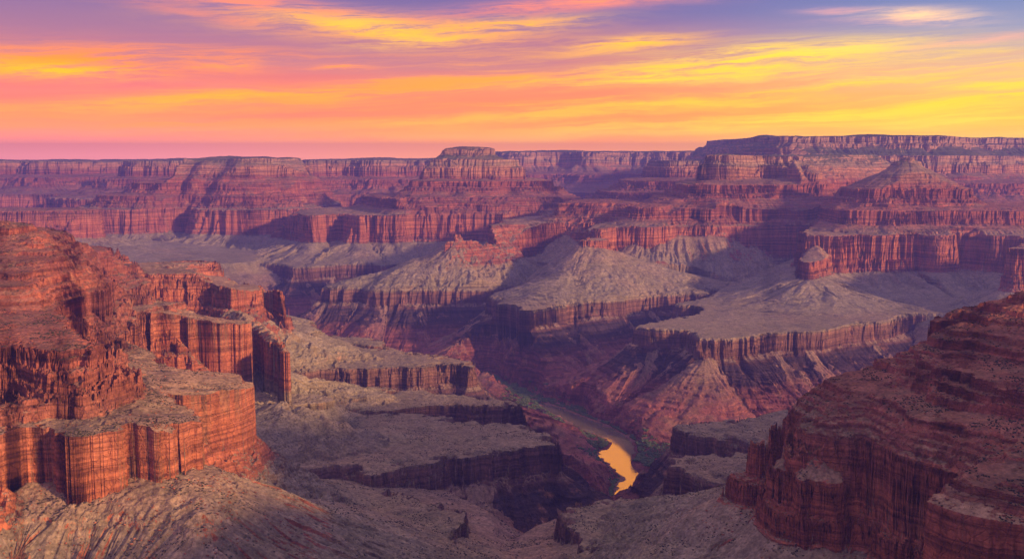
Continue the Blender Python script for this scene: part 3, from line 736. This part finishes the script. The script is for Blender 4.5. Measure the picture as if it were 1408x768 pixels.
#MAT_BEGIN
_rock = None
def rock_material():
    global _rock
    if _rock: return _rock
    m = bpy.data.materials.new('canyon_rock'); m.use_nodes = True
    g = G(m.node_tree)
    bsdf = m.node_tree.nodes['Principled BSDF']
    geo = g.node('ShaderNodeNewGeometry')
    pos = geo.outputs['Position']
    x, y, zw = g.sep(pos)[:3]
    nz = g.sep(geo.outputs['Normal'])[2]
    z0 = g.sub(zw, CAM_H)
    def sv(sx, sy, sz): return g.xyz(g.mul(x, 1 / sx), g.mul(y, 1 / sy), g.mul(zw, 1 / sz))
    n_big = g.noise(sv(420, 420, 420), 1, 3, 0.5)
    n_mid = g.noise(sv(60, 60, 60), 1, 4, 0.55)
    n_fin = g.noise(sv(9, 9, 9), 1, 5, 0.65)
    z = g.add(z0, g.add(g.mul(g.sub(n_big, 0.5), 26.0), g.mul(g.sub(n_mid, 0.5), 12.0)))
    lo, hi = -1520.0, 280.0
    f = g.rng(z, lo, hi, smooth=False)
    def st(lst): return [((a - lo) / (hi - lo), c) for a, c in lst]
    rock = g.ramp(f, st([
        (-1520,(.20,.075,.065)), (-1400,(.27,.095,.08)), (-1330,(.22,.08,.07)), (-1290,(.16,.065,.06)), (-1262,(.085,.05,.055)), (-1186,(.065,.045,.055)),
        (-1176,(.13,.07,.06)), (-1130,(.20,.105,.08)), (-1060,(.25,.14,.10)), (-1040,(.30,.24,.16)), (-960,(.31,.25,.15)), (-890,(.33,.24,.15)),
        (-876,(.36,.14,.085)), (-800,(.42,.145,.075)), (-700,(.47,.17,.085)), (-610,(.44,.17,.095)), (-585,(.30,.12,.08)),
        (-540,(.36,.13,.08)), (-470,(.28,.095,.065)), (-430,(.40,.14,.08)), (-340,(.28,.095,.065)), (-300,(.36,.12,.07)), (-258,(.34,.115,.07)),
        (-225,(.30,.12,.08)), (-205,(.42,.20,.11)), (-120,(.48,.25,.14)), (-85,(.30,.22,.15)), (-40,(.46,.28,.18)), (60,(.44,.25,.15)), (240,(.40,.26,.17))]))
    # thin beds: dark and pale courses
    bed = g.noise(g.xyz(g.mul(x, 1 / 700), g.mul(y, 1 / 700), g.mul(z, 1 / 13)), 1, 4, 0.7)
    bedc = g.rng(bed, 0.34, 0.66, 0.52, 1.32)
    # desert varnish running down the walls
    var = g.noise(g.xyz(g.mul(x, 1 / 26), g.mul(y, 1 / 26), g.mul(zw, 1 / 170)), 1, 5, 0.62, 0.4)
    varc = g.rng(var, 0.32, 0.64, 0.74, 1.1)
    var2 = g.noise(g.xyz(g.mul(x, 1 / 70), g.mul(y, 1 / 70), g.mul(zw, 1 / 260)), 1, 3, 0.6)
    pale = g.rng(var2, 0.56, 0.72, 0.0, 0.5)
    rk = g.mix(pale, rock, (.55, .27, .15, 1))
    rk = g.mix(1.0, rk, g.mul(g.mul(bedc, varc), g.rng(n_fin, 0.25, 0.75, 0.75, 1.2)), 'MULTIPLY')
    soil = g.ramp(f, st([
        (-1520,(.22,.15,.11)), (-1480,(.27,.105,.085)), (-1380,(.29,.105,.085)), (-1280,(.27,.13,.10)), (-1200,(.27,.18,.135)), (-1160,(.28,.19,.14)), (-1060,(.27,.215,.135)),
        (-1000,(.27,.23,.16)), (-900,(.30,.25,.18)), (-850,(.30,.24,.165)), (-760,(.30,.22,.15)), (-640,(.33,.21,.13)), (-590,(.33,.22,.14)), (-560,(.30,.14,.09)), (-450,(.30,.12,.08)), (-300,(.32,.13,.08)),
        (-220,(.30,.17,.11)), (-100,(.30,.21,.14)), (-60,(.15,.13,.08)), (20,(.12,.115,.065)), (60,(.10,.10,.06)), (150,(.16,.13,.085)), (226,(.06,.07,.04))]))
    patch = g.noise(sv(150, 150, 150), 1, 5, 0.6)
    soil = g.mix(g.rng(patch, 0.45, 0.7, 0, 0.35), soil, (.20, .19, .105, 1))
    soil = g.mix(g.rng(n_big, 0.5, 0.72, 0, 0.4), soil, g.mix(0.5, soil, (.34, .19, .12, 1)))
    wa = g.node('ShaderNodeAttribute', attribute_name='wash')
    soil = g.mix(g.mul(wa.outputs['Fac'], 0.75), soil, g.mix(0.55, soil, (.12, .11, .07, 1)))
    # scattered low brush and stones
    vor = g.node('ShaderNodeTexVoronoi', feature='F1'); g.put(vor.inputs['Vector'], sv(11, 11, 11)); vor.inputs['Scale'].default_value = 1.0
    brush = g.mul(g.rng(vor.outputs['Distance'], 0.34, 0.16), g.rng(n_mid, 0.42, 0.6))
    grain = g.noise(sv(32, 32, 32), 1, 6, 0.7)
    soil = g.mix(1.0, soil, g.rng(grain, 0.3, 0.7, 0.72, 1.25), 'MULTIPLY')
    soil = g.mix(1.0, soil, g.rng(n_fin, 0.25, 0.75, 0.6, 1.35), 'MULTIPLY')
    soil = g.mix(g.mul(brush, 0.65), soil, (.055, .06, .035, 1))
    soil = g.mix(1.0, soil, g.rng(bed, 0.36, 0.64, g.rng(z, -660, -580, 0.93, 0.7), 1.15), 'MULTIPLY')
    sf = g.rng(g.sub(g.add(nz, g.mul(g.sub(n_mid, 0.5), 0.22)), g.rng(z, -884, -868, 0.0, 0.14)), 0.50, 0.68)
    fa = g.node('ShaderNodeAttribute', attribute_name='fan')
    sf = g.m('MAXIMUM', sf, g.mul(g.mul(g.rng(fa.outputs['Fac'], 0.4, 0.7), g.rng(nz, 0.40, 0.55)), g.rng(z, -560, -640)))
    low = g.rng(z, -1160, -1172)
    sf = g.mix(low, sf, g.mul(g.rng(g.add(fa.outputs['Fac'], g.mul(g.sub(n_mid, 0.5), 0.5)), 0.35, 0.6), g.rng(nz, 0.35, 0.55)))
    colr = g.mix(sf, rk, soil)
    g.put(bsdf.inputs['Base Color'], colr)
    bsdf.inputs['Roughness'].default_value = 0.95
    bsdf.inputs['Specular IOR Level'].default_value = 0.15
    # relief finer than the mesh
    b1 = g.node('ShaderNodeBump'); b1.inputs['Distance'].default_value = 5.0; b1.inputs['Strength'].default_value = 1.0
    crack = g.noise(g.xyz(g.mul(x, 1 / 9), g.mul(y, 1 / 9), g.mul(zw, 1 / 40)), 1, 4, 0.65)
    vb = g.node('ShaderNodeTexVoronoi', feature='DISTANCE_TO_EDGE')
    g.put(vb.inputs['Vector'], g.xyz(g.mul(g.add(x, g.mul(n_fin, 9.0)), 1 / 17), g.mul(g.add(y, g.mul(n_fin, 9.0)), 1 / 17), g.mul(zw, 1 / 24))); vb.inputs['Scale'].default_value = 1.0
    joint = g.rng(vb.outputs['Distance'], 0.0, 0.10)
    hgt = g.add(g.add(g.add(g.mul(bed, 1.2), g.mul(crack, 0.9)), g.mul(n_fin, 0.5)), g.mul(joint, 0.35))
    g.put(b1.inputs['Height'], g.mix(sf, hgt, g.add(g.mul(n_fin, 0.55), g.mul(brush, 0.25))))
    g.put(bsdf.inputs['Normal'], b1.outputs[0])
    _rock = m
    return m
#MAT_END

for k in KEYS:
    grid_object(k)
log('terrain meshes')
#RIVER_BEGIN
def river():
    a = smooth_closed([P(q, w, WZ) for q, w in river_px], it=3)
    c = a - np.roll(a, 1, 0); t = np.roll(a, -1, 0) - np.roll(a, 1, 0)
    t /= np.maximum(np.hypot(t[:, 0], t[:, 1])[:, None], 1e-6)
    area = np.sum(a[:, 0] * np.roll(a[:, 1], -1) - a[:, 1] * np.roll(a[:, 0], -1))
    nrm = np.stack([t[:, 1], -t[:, 0]], 1) * (1 if area > 0 else -1)
    b = a + nrm * 14.0
    me = bpy.data.meshes.new('river')
    me.from_pydata([(p[0], p[1], CAM_H + WZ) for p in b], [], [tuple(range(len(b)))])
    o = bpy.data.objects.new('river', me); col.objects.link(o)
    o['kind'] = 'structure'; o['label'] = 'winding river reflecting the orange sunset at the canyon bottom'; o['category'] = 'river'
    m = bpy.data.materials.new('river_water'); m.use_nodes = True
    g = G(m.node_tree); bs = m.node_tree.nodes['Principled BSDF']
    bs.inputs['Base Color'].default_value = (0.15, 0.135, 0.085, 1)
    bs.inputs['Roughness'].default_value = 0.06
    bs.inputs['IOR'].default_value = 1.7
    bs.inputs['Specular IOR Level'].default_value = 0.5
    geo = g.node('ShaderNodeNewGeometry')
    bp = g.node('ShaderNodeBump'); bp.inputs['Distance'].default_value = 0.25; bp.inputs['Strength'].default_value = 0.5
    g.put(bp.inputs['Height'], g.noise(geo.outputs['Position'], 0.08, 3, 0.5)); g.put(bs.inputs['Normal'], bp.outputs[0])
    me.materials.append(m)
river()

def ground_at(x, y):
    u = x / y
    U, V, Z = U0, V0, Z0
    i = np.clip(np.searchsorted(U, u) - 1, 0, len(U) - 2); j = np.clip(np.searchsorted(V, y) - 1, 0, len(V) - 2)
    fu = np.clip((u - U[i]) / (U[i + 1] - U[i]), 0, 1); fv = np.clip((y - V[j]) / (V[j + 1] - V[j]), 0, 1)
    z = (Z[j, i] * (1 - fu) + Z[j, i + 1] * fu) * (1 - fv) + (Z[j + 1, i] * (1 - fu) + Z[j + 1, i + 1] * fu) * fv
    sx = (Z[j, i + 1] - Z[j, i]) / (y * (U[i + 1] - U[i])); sy = (Z[j + 1, i] - Z[j, i]) / (V[j + 1] - V[j])
    return z, np.hypot(sx, sy), own0[j, i]

def clump(seed, n, rough):
    # one small lumpy solid (an icosahedron split once), unit radius
    import bmesh
    b = bmesh.new(); bmesh.ops.create_icosphere(b, subdivisions=n, radius=1.0)
    rg = random.Random(seed)
    for v in b.verts: v.co *= 1 + rg.uniform(-rough, rough)
    vs_ = np.array([v.co[:] for v in b.verts]); b.verts.index_update()
    fs_ = np.array([[v.index for v in f.verts] for f in b.faces])
    b.free(); return vs_, fs_

def scatter(name, label, cat, X, Y, Zg, size, flat, material, n=1, rough=0.35, sink=0.3):
    rng = np.random.default_rng(len(X))
    shapes = [clump(k, n, rough) for k in range(6)]
    vv = []; ff = []; base = 0
    for k, (sv_, sf_) in enumerate(shapes):
        idx = np.arange(k, len(X), len(shapes))
        a = rng.uniform(0, 2 * np.pi, len(idx)); c, q = np.cos(a)[:, None], np.sin(a)[:, None]
        r = size[idx][:, None]; st = rng.uniform(0.75, 1.35, (len(idx), 1))
        px_ = (sv_[None, :, 0] * c - sv_[None, :, 1] * q) * r * st + X[idx][:, None]
        py_ = (sv_[None, :, 0] * q + sv_[None, :, 1] * c) * r + Y[idx][:, None]
        pz_ = (sv_[None, :, 2] * flat + flat - sink) * r + Zg[idx][:, None] + CAM_H
        vv.append(np.stack([px_, py_, pz_], 2).reshape(-1, 3))
        ff.append((sf_[None] + (np.arange(len(idx)) * len(sv_))[:, None, None] + base).reshape(-1, 3))
        base += len(idx) * len(sv_)
    vv = np.concatenate(vv).astype(np.float32); ff = np.concatenate(ff).astype(np.int32)
    me = bpy.data.meshes.new(name)
    me.vertices.add(len(vv)); me.vertices.foreach_set('co', vv.ravel())
    me.loops.add(ff.size); me.loops.foreach_set('vertex_index', ff.ravel())
    me.polygons.add(len(ff)); me.polygons.foreach_set('loop_start', np.arange(len(ff), dtype=np.int32) * 3)
    me.update(calc_edges=True); me.materials.append(material)
    o = bpy.data.objects.new(name, me); col.objects.link(o)
    o['kind'] = 'stuff'; o['label'] = label; o['category'] = cat
    return o

def leaf_material(name, a, b, sc_):
    m = bpy.data.materials.new(name); m.use_nodes = True
    g = G(m.node_tree); bs = m.node_tree.nodes['Principled BSDF']
    geo = g.node('ShaderNodeNewGeometry')
    n1 = g.noise(geo.outputs['Position'], sc_, 4, 0.6)
    g.put(bs.inputs['Base Color'], g.mix(g.rng(n1, 0.35, 0.65), a + (1,), b + (1,)))
    bs.inputs['Roughness'].default_value = 0.9; bs.inputs['Specular IOR Level'].default_value = 0.1
    bp = g.node('ShaderNodeBump'); bp.inputs['Distance'].default_value = 1.0; bp.inputs['Strength'].default_value = 0.9
    g.put(bp.inputs['Height'], g.noise(geo.outputs['Position'], 0.9, 3, 0.6)); g.put(bs.inputs['Normal'], bp.outputs[0])
    return m

def plants():
    rng = np.random.default_rng(3)
    # thickets on the river banks
    seg = np.linspace(0, len(VAL) - 1.001, 40000) ; seg = rng.uniform(0, len(VAL) - 1.001, 90000)
    i = seg.astype(int); t = (seg - i)[:, None]
    p = VAL[i] * (1 - t) + VAL[i + 1] * t + rng.normal(0, 95, (len(seg), 2))
    x, y = p[:, 0], p[:, 1]
    z, sl, ow = ground_at(x, y)
    rv = SDF([P(a_, b_, WZ) for a_, b_ in river_px], 300, 300).at(x, y, False)
    keep = (rv < -22) & (z > WZ + 0.8) & (z < WZ + 38 + 20 * N(0, x, y, 120)) & (sl < 0.9) & (N(0, x, y, 70, .3, .3) > -0.75)
    x, y, z = x[keep], y[keep], z[keep]
    scatter('riverside_scrub', 'dark green thicket of shrubs lining both banks of the river', 'scrub', x, y, z, rng.uniform(2.2, 5.5, len(x)) * (1 + 0.35 * rng.random(len(x)) ** 4), 0.75,
            leaf_material('river_leaves', (.06, .10, .045), (.13, .165, .075), 0.05))
    log('thicket', len(x))
    # sparse bushes on the near slopes
    u = rng.uniform(-0.53, 0.53, 130000); d = np.exp(rng.uniform(math.log(1600), math.log(5000), len(u)))
    x, y = u * d, d
    z, sl, ow = ground_at(x, y)
    keep = (sl < 0.75) & (N(0, x, y, 160, .7, .3) + 0.5 * N(1, x, y, 40) > 0.55) & (z > WZ + 20)
    x, y, z = x[keep], y[keep], z[keep]
    scatter('desert_scrub', 'tiny dark bushes dotting the near slopes and benches', 'scrub', x, y, z, rng.uniform(0.8, 2.3, len(x)), 0.7,
            leaf_material('desert_leaves', (.035, .04, .022), (.075, .07, .04), 0.08))
    log('bushes', len(x))
    # fallen blocks under the walls
    u = rng.uniform(-0.53, 0.53, 120000); d = np.exp(rng.uniform(math.log(1600), math.log(4600), len(u)))
    x, y = u * d, d
    z, sl, ow = ground_at(x, y)
    keep = (sl > 0.38) & (sl < 1.1) & (N(0, x, y, 110, .1, .8) > 0.25)
    x, y, z = x[keep], y[keep], z[keep]
    o = scatter('boulders', 'fallen boulders strewn over the steep near slopes', 'boulders', x, y, z, 0.7 + 2.6 * rng.random(len(x)) ** 4, 0.7, rock_material(), rough=0.3)
    log('boulders', len(x))
plants()
#RIVER_END
#HAZE_BEGIN
if HAZE:
    hm = bpy.data.materials.new('haze'); hm.use_nodes = True
    ht = hm.node_tree; ht.nodes.remove(ht.nodes['Principled BSDF'])
    pv = ht.nodes.new('ShaderNodeVolumePrincipled')
    pv.inputs['Color'].default_value = (0.20, 0.26, 1.0, 1)
    pv.inputs['Density'].default_value = HAZE_D
    pv.inputs['Anisotropy'].default_value = 0.3
    pv.inputs['Density Attribute'].default_value = ''
    pv.inputs['Temperature Attribute'].default_value = ''
    ht.links.new(pv.outputs[0], ht.nodes['Material Output'].inputs['Volume'])
    hw = 66000.0; zl = -8.0; zh = CAM_H + 330.0
    vtx = [(sx * hw, y_, z_) for z_ in (zl, zh) for y_ in (-3000.0, 27600.0) for sx in (-1, 1)]
    hme = bpy.data.meshes.new('haze')
    hme.from_pydata(vtx, [], [(0,2,3,1),(4,5,7,6),(0,1,5,4),(2,6,7,3),(0,4,6,2),(1,3,7,5)])
    ho = bpy.data.objects.new('haze', hme); col.objects.link(ho)
    hme.materials.append(hm)
    ho['kind'] = 'stuff'; ho['label'] = 'pale violet evening haze filling the canyon air'; ho['category'] = 'haze'
    sc.cycles.volume_bounces = 1
#HAZE_END
sc.cycles.use_denoising = True
sc.cycles.max_bounces = 6
sc.cycles.diffuse_bounces = 3
